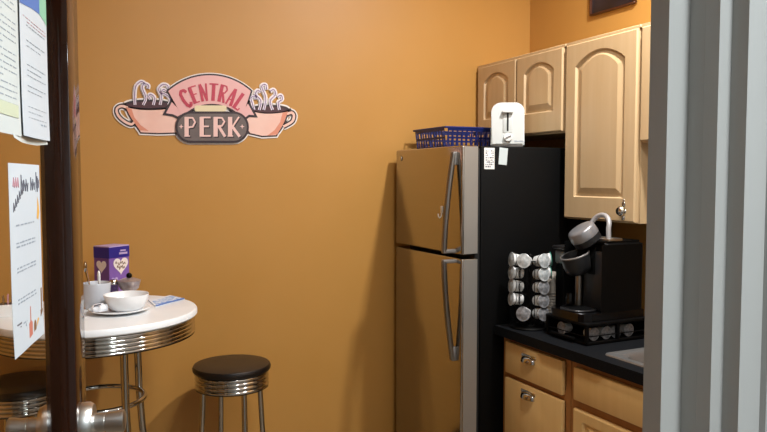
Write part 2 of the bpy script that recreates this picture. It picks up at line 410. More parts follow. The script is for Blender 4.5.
arcI = [(408+150*math.sin(a), 310-150*math.cos(a)) for a in [math.radians(48-94*i/24) for i in range(25)]]
banner = arcO + arcI
tailL = [(262, 150), (238, 196), (266, 200), (284, 208), (306, 196)]
tailR = [(540, 155), (566, 203), (544, 202), (528, 214), (514, 200)]
def rrect(x0, x1, y0, y1, r, n=8):
    out = []
    for cx, cy, a0 in ((x1-r, y0+r, -90), (x1-r, y1-r, 0), (x0+r, y1-r, 90), (x0+r, y0+r, 180)):
        for i in range(n+1):
            a = math.radians(a0+90*i/n); out.append((cx+r*math.cos(a), cy+r*math.sin(a)))
    return out
oval = rrect(280, 538, 193, 298, 51)
steamL = [smooth([C3(*p) for p in q], 5) for q in (((155, 215), (152, 160), (160, 100), (190, 72), (215, 80)), ((205, 215), (222, 170), (200, 110), (215, 85), (238, 95), (235, 115)), ((268, 215), (275, 170), (250, 150), (240, 165), (250, 180)), ((310, 215), (318, 160), (300, 120), (325, 90), (355, 95), (360, 115)), ((362, 215), (372, 180), (345, 150), (318, 140), (330, 120), (350, 130)))]
steamR = [smooth([C5(*p) for p in q], 5) for q in (((118, 215), (105, 170), (100, 140), (125, 130), (130, 150)), ((150, 215), (160, 160), (128, 120), (140, 95), (160, 105)), ((178, 215), (190, 140), (165, 70), (190, 60), (195, 90)), ((232, 215), (218, 160), (250, 120), (240, 90), (218, 100)), ((275, 215), (268, 170), (292, 150), (285, 125), (262, 135)))]
mb = MB()
for P_ in (cupL, cupR, rimL, rimR, banner, tailL, tailR, oval): plate(mb, offset(P_, 10), 0, .004)
for hnd in (hanL, hanR): ribbon(mb, hnd, 28, 0, .004)
for st in steamL+steamR: ribbon(mb, st, 16, 0, .004)
mb.build('white_backing', 's_white', sign, False)
for P_, hnd, rim, sts, sh in ((cupL, hanL, rimL, steamL, [C3(*p) for p in ((97, 228), (125, 285), (155, 330), (186, 372), (240, 376), (190, 340), (150, 290), (135, 242))]), (cupR, hanR, rimR, steamR, [C5(*p) for p in ((328, 225), (305, 290), (262, 366), (200, 374), (245, 340), (280, 290), (295, 232))])):
    mb = MB(); plate(mb, P_, .0052, .0064); ribbon(mb, hnd, 9, .0052, .0064); c = mb.build('cup', 's_cup', sign, False)
    mb = MB(); plate(mb, offset(P_, 5), .004, .0052); plate(mb, offset(rim, 4), .004, .0052); ribbon(mb, hnd, 19, .004, .0052); mb.build('outline', 's_dark', c, False)
    mb = MB(); plate(mb, sh, .0064, .0068); mb.build('shading', 's_cupshade', c, False)
    mb = MB(); plate(mb, offset(rim, -4), .0064, .0072); mb.build('coffee', 's_coffee', c, False)
    for st in sts:
        mb = MB(); ribbon(mb, st, 10, .0072, .008); stm = mb.build('steam', 's_steam', sign, False)
        mb = MB(); ribbon(mb, st, 3, .008, .0084); mb.build('steam_line', 's_steamline', stm, False)
mb = MB()
for P_ in (banner, tailL, tailR): plate(mb, offset(P_, 6), .008, .0092)
mb.build('banner_outline', 's_dark', sign, False)
mb = MB()
for P_ in (tailL, tailR): plate(mb, offset(P_, -2), .0092, .0098)
plate(mb, banner, .0092, .0104)
mb.build('banner', 's_pink', sign, False)
plt = MB(); plate(plt, rrect(345, 462, 166, 188, 8), .0104, .0108); plt.build('cream_bar', 's_cream', sign, False)
mb = MB(); plate(mb, offset(oval, 5), .0108, .012); mb.build('oval_outline', 's_dark', sign, False)
mb = MB(); plate(mb, offset(oval, -3), .012, .0132); mb.build('oval', 's_grey', sign, False)
# letters as strokes on a unit cell (x 0..1, y 0 bottom .. 1 top)
LET = {
 'C': [([(.92, .80), (.75, .97), (.45, 1.0), (.2, .85), (.12, .5), (.2, .15), (.45, 0), (.75, .03), (.92, .2)], .30)],
 'E': [([(.2, 0), (.2, 1)], .34), ([(.1, .97), (.95, .97)], .13), ([(.1, .52), (.8, .52)], .12), ([(.1, .04), (.95, .04)], .13)],
 'N': [([(.15, 0), (.15, 1)], .26), ([(.15, 1), (.85, 0)], .22), ([(.85, 0), (.85, 1)], .18)],
 'T': [([(.5, 0), (.5, 1)], .34), ([(0, .96), (1, .96)], .14)],
 'R': [([(.2, 0), (.2, 1)], .34), ([(.2, .96), (.7, .95), (.9, .76), (.7, .55), (.2, .52)], .14), ([(.45, .52), (.95, 0)], .22)],
 'A': [([(.08, 0), (.46, 1)], .18), ([(.5, 1), (.9, 0)], .30), ([(.25, .33), (.8, .33)], .12)],
 'L': [([(.22, 0), (.22, 1)], .34), ([(.1, .05), (.98, .05), (.98, .2)], .13)],
 'P': [([(.22, 0), (.22, 1)], .34), ([(.1, .96), (.72, .95), (.93, .74), (.72, .5), (.2, .46)], .14), ([(.02, .03), (.5, .03)], .1)],
 'K': [([(.22, 0), (.22, 1)], .34), ([(.36, .46), (.92, 1)], .13), ([(.4, .5), (.98, 0)], .22), ([(.02, .03), (.45, .03)], .1)],
}
def word(mb, txt, place, y0, y1, scale_w):
    kk = 0
    for i, ch in enumerate(txt):
        for pts, w_ in LET[ch]:
            kk += 1
            dense = []
            for a, b_ in zip(pts, pts[1:]):
                for k in range(3): dense.append((a[0]+(b_[0]-a[0])*k/3, a[1]+(b_[1]-a[1])*k/3))
            dense.append(pts[-1]); dense = [place(i, a, b_) for a, b_ in dense]
            ribbon(mb, dense, w_*scale_w, y0, y1 + (kk % 4)*.00025)
def place_c(i, a, b_):
    tot = 7; f0 = -35.5 + 78.5*(i+.08+.80*a)/tot
    an = math.radians(f0); r0 = 147; r1 = 211
    r = r0 + (r1-r0)*b_; cx = 403; cy = 296
    return (cx + r*math.sin(an), cy - r*math.cos(an))
mb = MB(); word(mb, 'CENTRAL', place_c, .0104, .0118, 37); mb.build('arched_lettering', 's_red', sign, False)
PK = [(306, 44), (362, 43), (412, 46), (464, 46)]
def place_p(i, a, b_): return (PK[i][0] + PK[i][1]*a, 280 - 72*b_)
def place_ps(i, a, b_): return (PK[i][0] + PK[i][1]*a + 4, 284 - 72*b_)
mb = MB(); word(mb, 'PERK', place_ps, .0132, .0138, 46); mb.build('lettering_shadow', 's_dark', sign, False)
mb = MB(); word(mb, 'PERK', place_p, .0140, .0146, 46); lt = mb.build('oval_lettering', 's_letter', sign, False)
for u in (296, 518):
    mb = MB()
    plate(mb, [(u+(9 if k % 2 == 0 else 3)*math.cos(k*PI/4), 243+(9 if k % 2 == 0 else 3)*math.sin(k*PI/4)) for k in range(8)], .0132, .0138)
    mb.build('star', 's_letter', sign, False)

# ------------------------------------------------------------------ refrigerator
FX0, FX1, FY0, FY1, FZ = 1.549, 2.36, 2.475, 3.085, 1.68
fr = thing('refrigerator', (1.95, 2.78, 0), 'tall stainless refrigerator with black sides and a freezer door on top', 'refrigerator')
MB().box(1.645, FX1, FY0+.004, FY1-.004, .03, FZ-.0005, .006).build('body', 'fblack', fr)
MB().box(1.62, 1.646, FY0+.012, FY1-.012, .09, FZ-.012).build('door_gasket', 'rubber', fr, False)
MB().box(1.66, FX1-.02, FY0+.02, FY1-.02, .001, .04).build('plinth', 'rubber', fr, False)
def fdoor(name, z0, z1):
    d = MB().box(FX0, 1.628, FY0, FY1, z0, z1, .007, 3).build(name, 'steel', fr)
    return d
fz = fdoor('freezer_door', 1.224, FZ); fd = fdoor('fridge_door', .10, 1.207)
for d, z0, z1 in ((fz, 1.228, FZ-.004), (fd, .104, 1.203)):
    MB().box(FX0+.010, 1.626, FY0-.0015, FY0+.003, z0, z1).build('edge_trim', 'steel_edge', d)
hy = 2.522
def handle(d, pts, foot0, foot1):
    o = MB()
    rr = [.0125]*len(pts)
    o.tube(pts, rr, 14)
    h = o.build('handle', 'handle_steel', d)
    for (a, b_) in (foot0, foot1):
        MB().box(min(a[0], b_[0]), max(a[0], b_[0]), hy-.012, hy+.012, min(a[2], b_[2]), max(a[2], b_[2]), .004).build('handle_mount', 'grey', h)
def arcpts(za, zb, xa, xb, n=14, k=1.6):
    return [(xa + (xb-xa)*(1-(1-i/n)**k), hy, za + (zb-za)*i/n) for i in range(n+1)]
handle(fz, arcpts(1.648, 1.236, 1.536, 1.492), ((1.528, 0, 1.600), (1.551, 0, 1.655)), ((1.484, 0, 1.230), (1.551, 0, 1.246)))
handle(fd, arcpts(.775, 1.198, 1.536, 1.492), ((1.528, 0, .770), (1.551, 0, .830)), ((1.484, 0, 1.188), (1.551, 0, 1.203)))
MB().lathe([(0, 0), (.013, 0), (.012, .003), (0, .004)], (FX0, 3.035, 1.640), (-1, 0, 0), 20).build('emblem', 'chrome', fz)
# labels and hook on the fridge, the last a highlight built as a solid
e = thing('paper_label', (1.685, FY0+.002, 1.584), 'white printed label with small black marks stuck on the black refrigerator side', 'label')
MB().box(1.659, 1.711, FY0+.0018, FY0+.0038, 1.582, 1.672, .0006, 1).build('backing', 'white', e)
mb = MB(); r5 = random.Random(5)
for k in range(8):
    x = 1.665
    while x < 1.703:
        w_ = r5.uniform(.003, .01); 
        if r5.random() < .75: mb.box(x, min(x+w_, 1.705), FY0+.0012, FY0+.0022, 1.590+k*.0095, 1.590+k*.0095+r5.uniform(.003, .0065))
        x += w_+.003
mb.build('print', 'inkdark', e, False)
q = MB().box(-.0215, .0215, -.001, .001, -.036, .036, .0006, 1)
q.move(Matrix.Translation((1.755, FY0+.0025, 1.637)) @ Matrix.Rotation(math.radians(5), 4, 'Y'))
tag(q.build('paper_note', 'paper2', None, True, (1.755, FY0+.0025, 1.60)), 'plain white note hanging crooked beside the printed label on the refrigerator side', 'note')
hk = thing('door_glint', (FX0-.0005, 2.634, 1.37), 'small white hook shape standing for a reflection on the freezer door beside its handle', 'glint')
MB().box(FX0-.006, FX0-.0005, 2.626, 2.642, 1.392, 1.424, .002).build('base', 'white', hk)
mb = MB(); mb.tube([(FX0-.004, 2.634, 1.395), (FX0-.006, 2.634, 1.378), (FX0-.014, 2.634, 1.372), (FX0-.020, 2.634, 1.378), (FX0-.021, 2.634, 1.39)], .003, 8); mb.build('glint_tail', 'white', hk)

# ------------------------------------------------------------------ toaster
TX0, TX1, TY0, TY1, TZ0 = -.072, .072, -.105, .105, 0
to = thing('toaster', (0, 0, 0), 'white two slot toaster standing on the refrigerator beside a blue basket', 'toaster')
cx = (TX0+TX1)/2; hw = (TX1-TX0)/2
def tprof(w_, h0, h1, r, n=7):
    pts = [(-w_, h0), (w_, h0), (w_*.985, h1-r)]
    for i in range(n+1):
        a = math.radians(90*i/n); pts.append((w_*.985-r+r*math.cos(a), h1-r+r*math.sin(a)))
    for i in range(n+1):
        a = math.radians(90+90*i/n); pts.append((-w_*.985+r+r*math.cos(a), h1-r+r*math.sin(a)))
    pts.append((-w_*.985, h1-r)); return pts
tb = MB(); tb.prism(tprof(hw, .008, .192, .040), (cx, TY0, TZ0), (1, 0, 0), (0, 0, 1), (0, TY1-TY0, 0)); 
bmesh.ops.bevel(tb.bm, geom=[e_ for e_ in tb.bm.edges if abs(e_.verts[0].co.y-e_.verts[1].co.y) < 1e-5], offset=.006, segments=2, affect='EDGES')
tb.build('body', 'toasterwhite', to)
MB().box(TX0+.006, TX1-.006, TY0+.006, TY1-.006, TZ0, TZ0+.012, .003).build('base', 'grey', to)
mb = MB(); mb.box(cx-.020, cx+.020, TY0-.003, TY0+.002, TZ0+.062, TZ0+.160, .0015); mb.build('lever_plate', 'toasterwhite', to)
MB().box(cx-.004, cx+.004, TY0-.0036, TY0, TZ0+.068, TZ0+.152).build('lever_slot', 'rubber', to, False)
MB().box(cx-.024, cx+.024, TY0-.020, TY0-.002, TZ0+.147, TZ0+.160, .004).build('lever', 'white', to)
mb = MB(); mb.lathe([(0, 0), (.019, 0), (.017, .012), (0, .013)], (cx+.002, TY0, TZ0+.042), (0, -1, 0), 28); dl = mb.build('dial', 'white', to)
mb = MB(); mb.box(-.013, .013, -.0155, -.0125, -.002, .002); mb.move(Matrix.Translation((cx+.002, TY0, TZ0+.042)) @ Matrix.Rotation(math.radians(-25), 4, 'Y')); mb.build('dial_mark', 'grey', dl)
mb = MB(); r6 = random.Random(2); x = cx+.030
while x < cx+.070:
    mb.box(x, x+.004, TY0-.0012, TY0+.0005, TZ0+.022, TZ0+.022+r6.uniform(.003, .005)); x += .0055
mb.build('printed_mark', 'ink', to, False)
mb = MB()
for sx_ in (-.028, .028): mb.box(cx+sx_-.012, cx+sx_+.012, TY0+.035, TY1-.035, TZ0+.188, TZ0+.1935)
mb.build('bread_slot', 'rubber', to, False)

to.location = (1.872, 2.612, FZ+.0005); to.rotation_euler = (0, 0, math.radians(-35))

# ------------------------------------------------------------------ blue basket (lattice walls)
bk = thing('basket', (1.8, 2.9, FZ), 'blue plastic basket with rows of openings lying on the refrigerator', 'basket')
bx0, bx1, by0, by1, bz0, bz1 = 1.640, 1.98, 2.765, 3.07, FZ+.0005, 1.777
mb = MB()
mb.box(bx0+.012, bx1-.012, by0+.012, by1-.012, bz0, bz0+.004)
def lattice(o, u, L, out):
    """one leaning wall: o lower corner, u unit along, out outward vector at the top"""
    u = Vector(u); o = Vector(o); out = Vector(out); h = Vector((0, 0, bz1-bz0)) + out
    nrm = u.cross(h).normalized()*.003
    def bar(a0, a1, t0, t1): mb.prism([(a0, t0), (a1, t0), (a1, t1), (a0, t1)], o-nrm/2, u, h, nrm)
    for t0, t1 in ((0, .12), (.47, .57), (.84, 1)): bar(0, L, t0, t1)
    n = int(round(L/.0255)); st = L/n
    for k in range(n+1): bar(max(0, k*st-.0042), min(L, k*st+.0042), .10, .90)
k = .014
lattice((bx0+k, by0+k, bz0), (1, 0, 0), bx1-bx0-2*k, (0, -k, 0))
lattice((bx0+k, by1-k, bz0), (1, 0, 0), bx1-bx0-2*k, (0, k, 0))
lattice((bx0+k, by0+k, bz0), (0, 1, 0), by1-by0-2*k, (-k, 0, 0))
lattice((bx1-k, by0+k, bz0), (0, 1, 0), by1-by0-2*k, (k, 0, 0))
mb.build('body', 'blue', bk, False)
mb = MB()
mb.tube([(bx0, by0, bz1), (bx1, by0, bz1), (bx1, by1, bz1), (bx0, by1, bz1)], .005, 8, closed=True)
mb.build('rim', 'blue', bk)

# ------------------------------------------------------------------ cabinet doors
def raised_front(name, y0, y1, z0, z1, xf, m, parent, arch=True, mar=.068, th=.02, rise=.05):
    """cathedral door facing -X: frame face, routed groove and raised panel. y0<y1."""
    mb = MB(); bm = mb.bm
    w = y1-y0; bot = z0+(.092 if arch else mar*1.05); sp = z1-mar*.72-(rise if arch else 0)
    n = 16
    def loop(ins, dep):
        a, b_ = y0+mar+ins, y1-mar-ins; L = [(a, bot+ins), (b_, bot+ins)]
        s_ = sp-ins*.6
        L.append((b_, s_))
        for i in range(1, n):
            t = i/n; y = b_+(a-b_)*t
            z = s_ + ((rise-.0*ins)*math.sin(PI*t)**.8 if arch else 0); L.append((y, z))
        L.append((a, s_))
        return [bm.verts.new((xf+dep, y, z)) for y, z in L]
    ins = [(y0, z0), (y1, z0), (y1, z1)] + [(y1+(y0-y1)*i/n, z1) for i in range(1, n)] + [(y0, z1)]
    bev = .005
    def outer(i_, d):
        out = []
        for y, z in ins:
            yy = min(max(y, y0+i_), y1-i_); zz = min(max(z, z0+i_), z1-i_); out.append(bm.verts.new((xf+d, yy, zz)))
        return out
    back = outer(0, th); O0 = outer(0, bev); O1 = outer(bev, 0)
    A = loop(0, 0); B = loop(.006, .010); Cc = loop(.015, .010); D = loop(.040, .001)
    loops = [back, O0, O1, A, B, Cc, D]
    N = len(A)
    for P_, Q in zip(loops, loops[1:]):
        for i in range(N):
            j = (i+1) % N; mb._face([P_[i], P_[j], Q[j], Q[i]])
    mb._face(D); mb._face(back[::-1])
    return mb.build(name, m, parent, False)
def slab_front(name, y0, y1, z0, z1, xf, m, parent, th=.02):
    return MB().box(xf, xf+th, y0, y1, z0, z1, .006, 2).build(name, m, parent)

UX = 2.048; UB = 2.070
def wall_cab(name, y0, y1, z0, z1, label):
    t = thing('wall_cabinet', (2.24, (y0+y1)/2, z0), label, 'cabinet', None)
    MB().box(UB, XR-.002, y0+.001, y1-.001, z0, z1, .002, 1).build('carcass', 'maple', t)
    return t
wc = wall_cab('', 2.443, 3.138, 1.745, 2.13, 'short two door wall cabinet above the refrigerator')
raised_front('door', 2.455, 2.788, 1.752, 2.118, UX, 'maple', wc, mar=.058, rise=.042)
raised_front('door', 2.797, 3.126, 1.752, 2.118, UX, 'maple', wc, mar=.058, rise=.042)
MB().box(UB-.014, UB+.002, 2.444, 3.137, 2.118, 2.131, .002, 1).build('top_moulding', 'maple', wc)
wt = wall_cab('', 2.014, 2.441, 1.366, 2.13, 'tall one door wall cabinet with a knob, above the coffee maker')
dt = raised_front('door', 2.022, 2.433, 1.372, 2.118, UX, 'maple', wt, mar=.062, rise=.055)
MB().box(UB-.014, UB+.002, 2.015, 2.440, 2.118, 2.131, .002, 1).build('top_moulding', 'maple', wt)
kb = MB(); kb.lathe([(0, 0), (.010, 0), (.006, .005), (.006, .012), (.016, .018), (.019, .024), (.015, .031), (0, .034)], (UX, 2.073, 1.415), (-1, 0, 0), 24)
for zz, rr in ((.028, .009), (-.026, .008), (.040, .005)): kb.ball((UX-.005, 2.073, 1.415+zz), rr, .6, 1, 1.3)
kb.build('knob', 'chrome', dt)
ws = wall_cab('', 1.20, 2.011, 1.68, 2.13, 'short wall cabinet over the sink, mostly hidden by the door frame')
raised_front('door', 1.61, 2.003, 1.686, 2.118, UX, 'maple', ws, mar=.058, rise=.042)
raised_front('door', 1.208, 1.602, 1.686, 2.118, UX, 'maple', ws, mar=.058, rise=.042)
MB().box(UB-.014, UB+.002, 1.201, 2.010, 2.118, 2.131, .002, 1).build('top_moulding', 'maple', ws)

# base cabinets
BX = 1.735; BF = 1.757
def base_cab(y0, y1, label):
    t = thing('base_cabinet', (2.07, (y0+y1)/2, 0), label, 'cabinet')
    mb = MB()
    mb.box(BF+.02, XR-.004, y0+.001, y0+.019, .10, .876); mb.box(BF+.02, XR-.004, y1-.019, y1-.001, .10, .876)
    mb.box(BF+.02, XR-.004, y0+.019, y1-.019, .10, .118); mb.box(XR-.012, XR-.004, y0+.019, y1-.019, .118, .876)
    mb.build('carcass', 'maple_dark', t, False)
    mb = MB()
    mb.box(BF, BF+.02, y0+.001, y0+.030, .10, .876); mb.box(BF, BF+.02, y1-.030, y1-.001, .10, .876)
    for z0, z1 in ((.10, .13), (.69, .74), (.838, .876)): mb.box(BF, BF+.0198, y0+.030, y1-.030, z0, z1)
    mb.build('face_frame', 'cabframe', t, False)
    MB().box(BF+.06, BF+.075, y0+.002, y1-.002, .001, .10).build('toe_kick', 'wood_toe', t, False)
    return t
M['cabframe'] = mat('face_frame_maple', '#a9733f', .45, col2='#9c6734', scale=(38, 38, 2.2), amt=.7)
def cup_pull(y, z, parent):
    mb = MB(); n = 12; rows = []
    for i in range(n+1):
        a = PI*i/n
        row = []
        for j in range(7):
            b_ = PI/2*j/6
            row.append(mb.bm.verts.new((BX-.022*math.sin(a)*math.cos(b_)**.7 - .0015, y+.042*math.cos(a), z-.010+.026*math.sin(b_)*(.35+.65*math.sin(a)))))
        rows.append(row)
    for A, B in zip(rows, rows[1:]):
        for j in range(6): mb._face([A[j], A[j+1], B[j+1], B[j]])
    r = bmesh.ops.extrude_face_region(mb.bm, geom=list(mb.bm.faces))
    bmesh.ops.translate(mb.bm, vec=(.002, 0, -.0015), verts=[v for v in r['geom'] if isinstance(v, bmesh.types.BMVert)])
    h = mb.build('cup_pull', 'chrome', parent)
    MB().box(BX-.002, BX+.001, y-.046, y+.046, z+.006, z+.020, .001, 1).build('back_plate', 'chrome', h)
    return h
b1 = base_cab(2.030, 2.462, 'base cabinet with two drawers and chrome cup pulls beside the refrigerator')
d1 = slab_front('drawer', 2.058, 2.424, .722, .856, BX, 'maple_dark', b1); cup_pull(2.262, .812, d1)
d2 = slab_front('drawer', 2.058, 2.424, .415, .702, BX, 'maple_dark', b1); cup_pull(2.262, .664, d2)
d3 = slab_front('drawer', 2.058, 2.424, .118, .400, BX, 'maple_dark', b1); cup_pull(2.262, .36, d3)
b2 = base_cab(1.14, 2.028, 'sink base cabinet with a plain false front above panelled doors')
slab_front('false_front', 1.172, 1.996, .726, .850, BX, 'maple_dark', b2)
raised_front('door', 1.590, 1.996, .118, .694, BX, 'maple_dark', b2, arch=False, mar=.052)
raised_front('door', 1.172, 1.580, .118, .694, BX, 'maple_dark', b2, arch=False, mar=.052)

# countertop with a cut-out for the sink
SX0, SX1, SYa, SYb = 1.772, 2.28, 1.16, 1.885
ct = MB(); CZ0, CZ1 = .8775, .916
ct.box(1.712, XR-.001, SYb-.02, 2.468, CZ0, CZ1); ct.box(1.712, XR-.001, .74, SYa+.02, CZ0, CZ1)
ct.box(1.712, SX0+.02, SYa+.02, SYb-.02, CZ0, CZ1); ct.box(SX1-.02, XR-.001, SYa+.02, SYb-.02, CZ0, CZ1)
tag(ct.build('countertop', 'counter', None, False, (2.05, 1.6, CZ0)), 'black speckled countertop running along the kitchen wall', 'countertop')
sk = thing('sink', (2.03, 1.52, CZ1), 'stainless steel sink set into the black countertop', 'sink')
def rr_loop(x0, x1, y0, y1, r, z, n=6):
    out = []
    for cx_, cy_, a0 in ((x1-r, y0+r, -90), (x1-r, y1-r, 0), (x0+r, y1-r, 90), (x0+r, y0+r, 180)):
        for i in range(n+1):
            a = math.radians(a0+90*i/n); out.append((cx_+r*math.cos(a), cy_+r*math.sin(a), z))
    return out
mb = MB(); zt = CZ1+.0006
spec = [(0, .020, zt), (.002, .02, zt+.005), (.006, .02, zt+.0065), (.018, .022, zt+.004), (.034, .05, zt+.002), (.042, .055, zt-.008), (.052, .06, zt-.15), (.08, .05, zt-.17), (.2, .03, zt-.172)]
loops = [[mb.bm.verts.new(p) for p in rr_loop(SX0+i_, SX1-i_, SYa+i_, SYb-i_, r, z)] for i_, r, z in spec]
for A, B in zip(loops, loops[1:]):
    for i in range(len(A)):
        j = (i+1) % len(A); mb._face([A[i], A[j], B[j], B[i]])
mb._face(loops[-1])
mb.build('basin', 'sinksteel', sk)
MB().lathe([(0, 0), (.04, 0), (.04, .003), (.03, .005), (0, .003)], (2.03, 1.52, zt-.1715), (0, 0, 1), 28).build('drain', 'chrome', sk)

# ------------------------------------------------------------------ pod drawer (tray) under the coffee maker
px0, px1, py0, py1, pz0, pz1 = 1.80, 2.12, 2.0, 2.240, CZ1+.0005, 1.000
pt = thing('pod_tray', ((px0+px1)/2, (py0+py1)/2, pz0), 'black open wire pod drawer under the coffee maker', 'drawer')
mb = MB(); mb.box(px0, px1, py0, py1, pz1-.012, pz1, .003); mb.build('top', 'black', pt)
mb = MB(); mb.box(px0+.004, px1, py0+.004, py1-.004, pz0, pz0+.012, .002); mb.build('base', 'black', pt)
mb = MB()
for x, y in ((px0+.008, py0+.008), (px0+.008, py1-.008), (px1-.008, py0+.008), (px1-.008, py1-.008), ((px0+px1)/2, py0+.008)):
    mb.box(x-.006, x+.006, y-.006, y+.006, pz0+.011, pz1-.011)
for z in (pz0+.034,):
    mb.tube([(px0+.01, py0+.004, z), (px1-.01, py0+.004, z)], .0022, 8); mb.tube([(px0+.004, py0+.01, z), (px0+.004, py1-.01, z)], .0022, 8)
mb.box(px0+.012, px1, py1-.012, py1-.006, pz0+.01, pz1-.01); mb.box(px1-.012, px1-.006, py0+.012, py1-.012, pz0+.01, pz1-.01)
mb.build('rail_frame', 'black', pt, False)
mb = MB(); mb.box(px0-.012, px0+.001, py0+.06, py0+.20, pz0+.012, pz0+.022, .003); mb.build('pull', 'black', pt)

def make_pod(name, lidm, label, group=None, cat='coffee pod'):
    t = thing(name, (0, 0, 0), label, cat, group)
    # axis +Z, foil lid on top, origin at the small base
    MB().lathe([(0, 0), (.0165, 0), (.018, .002), (.0215, .036), (.0218, .040), (.0, .040)], (0, 0, 0), (0, 0, 1), 24).build('pod_cup', 'podcup', t)
    MB().lathe([(.0, .0402), (.0235, .0402), (.0252, .0408), (.0255, .0422), (.0245, .0430), (.0215, .0426), (.020, .0432), (.012, .0432), (.011, .0438), (0, .0438)], (0, 0, 0), (0, 0, 1), 24).build('foil_lid', lidm, t)
    return t
# pods seen inside the drawer (lying with the lids to the open side)
proto = None
DR = [(1.855, 'first pod from the counter front inside the black drawer'), (1.915, 'second pod from the counter front inside the black drawer'), (1.965, 'third pod from the counter front inside the black drawer'), (2.03, 'fourth pod from the counter front inside the black drawer')]
for i, (x, lb) in enumerate(DR):
    if proto is None: proto = make_pod('coffee_pod', 'foil2', lb, 'pods inside the drawer'); o = proto
    else: o = copy_tree(proto); o['label'] = lb
    o.rotation_euler = (PI/2, 0, 0); o.location = (x, py0+.062, pz0+.012+.0257)
o = copy_tree(proto); o['label'] = 'coffee pod facing out of the end of the black drawer'
o.rotation_euler = (0, -PI/2, 0); o.location = (px0+.058, 2.16, pz0+.012+.0257)

# ------------------------------------------------------------------ coffee maker
cz = pz1 + .0005
cm = thing('coffee_maker', (1.95, 2.14, cz), 'black single serve coffee maker with its brew head open', 'coffee maker')
cy0, cy1 = 2.018, 2.232
mb = MB(); mb.prism([(1.80, 2.05), (1.812, 2.03), (1.84, cy0), (2.105, cy0), (2.105, cy1), (1.84, cy1), (1.812, 2.22), (1.80, 2.20)], (0, 0, cz), (1, 0, 0), (0, 1, 0), (0, 0, .03)); mb.build('base', 'gloss', cm, False)
mb = MB(); mb.lathe([(0, 0), (.068, 0), (.070, .004), (.068, .007), (.060, .006), (0, .006)], (1.868, 2.125, cz+.030), (0, 0, 1), 36); dtm = mb.build('drip_tray', 'gunmetal', cm)
mb = MB()
for k in range(7): mb.box(1.868-.045, 1.868+.045, 2.125-.048+k*.016-.003, 2.125-.048+k*.016+.003, cz+.0362, cz+.0376)
mb.build('grate', 'black', dtm, False)
# rear housing, with the side wings reaching forward
mb = MB(); mb.prism([(1.925, 2.03), (1.885, cy0), (2.09, cy0), (2.105, 2.03), (2.105, 2.22), (2.09, cy1), (1.885, cy1), (1.925, 2.22)], (0, 0, cz+.03), (1, 0, 0), (0, 1, 0), (0, 0, .272))
bmesh.ops.bevel(mb.bm, geom=[e_ for e_ in mb.bm.edges if e_.verts[0].co.z > cz+.29 and e_.verts[1].co.z > cz+.29], offset=.012, segments=3, affect='EDGES')
mb.build('housing', 'black', cm)
MB().box(1.93, 2.00, 2.030, 2.150, cz+.3015, cz+.312, .003).build('top_plate', 'satin', cm)
mb = MB(); mb.tube([(1.912, 2.172, cz+.031), (1.912, 2.172, cz+.20)], .016, 20); mb.build('spout_column', 'handle_steel', cm)
MB().box(1.914, 1.926, 2.035, 2.150, cz+.032, cz+.26, .003).build('front_panel', 'gunmetal', cm)
mb = MB(); mb.lathe([(.0, 0), (.016, 0), (.018, .03), (.013, .048), (0, .052)], (1.872, 2.178, cz+.0375), (0, 0, 1), 20)
tag(mb.build('creamer_cup', 'clear', None, True, (1.872, 2.178, cz+.0375)), 'small clear cup standing on the coffee maker drip tray', 'cup')
# lower jaw (pod holder) and upper jaw, tipped open
ax = Vector((-.35, .05, 1)).normalized(); lb_ = Vector((1.892, 2.145, cz+.172))
mb = MB(); mb.lathe([(0, -.004), (.036, -.002), (.050, .008), (.055, .024), (.057, .062), (.056, .074), (.051, .076), (.046, .056), (.0, .052)], lb_, ax, 40); lj = mb.build('pod_holder', 'gunmetal', cm)
mb = MB(); mb.lathe([(.055, .071), (.058, .073), (.058, .077), (.055, .079)], lb_, ax, 40, closed=True); mb.build('holder_ring', 'grey', lj)
mb = MB(); mb.prism([(1.905, cz+.17), (1.95, cz+.17), (1.95, cz+.30), (1.93, cz+.31), (1.90, cz+.235)], (0, 2.085, 0), (1, 0, 0), (0, 0, 1), (0, .09, 0)); mb.build('neck', 'black', cm, False)
ax2 = Vector((-.52, .16, .80)).normalized()
ub = Vector((1.925, 2.132, cz+.288))
mb = MB(); mb.lathe([(0, 0), (.050, 0), (.056, .006), (.056, .030), (0, .030)], ub, ax2, 40); uj = mb.build('brew_lid', 'gunmetal', cm)
mb = MB(); mb.lathe([(.0, .030), (.057, .030), (.0575, .034), (.056, .064), (.052, .070), (.040, .074), (0, .075)], ub, ax2, 40); mb.build('lid_cap', 'capgrey', uj)
hc = Vector((1.955, 2.097, cz+.290))
hp = [hc + Vector((-.012+.016*math.sin(PI*i/16), -.050*math.cos(PI*i/16), .062+.048*math.sin(PI*i/16))) for i in range(17)]
hp = [hc+Vector((-.012, -.052, -.002))] + hp + [hc+Vector((-.012, .052, -.002))]
mb = MB(); mb.tube(hp, .0095, 14); mb.build('lid_handle', 'greyh', uj)
# water tank on the far side
mb = MB(); mb.box(1.898, 2.06, 2.238, 2.312, cz+.19, cz+.250, .012, 3); wtn = mb.build('water_tank', 'smoky', cm)
mb = MB(); mb.box(1.888, 2.065, 2.234, 2.316, cz+.2505, cz+.266, .006, 2); mb.build('tank_lid', 'gunmetal', wtn)
mb = MB(); mb.box(1.902, 2.056, 2.241, 2.309, cz-.0835, cz+.189, .010, 2); mb.build('tank_base', 'black', wtn)

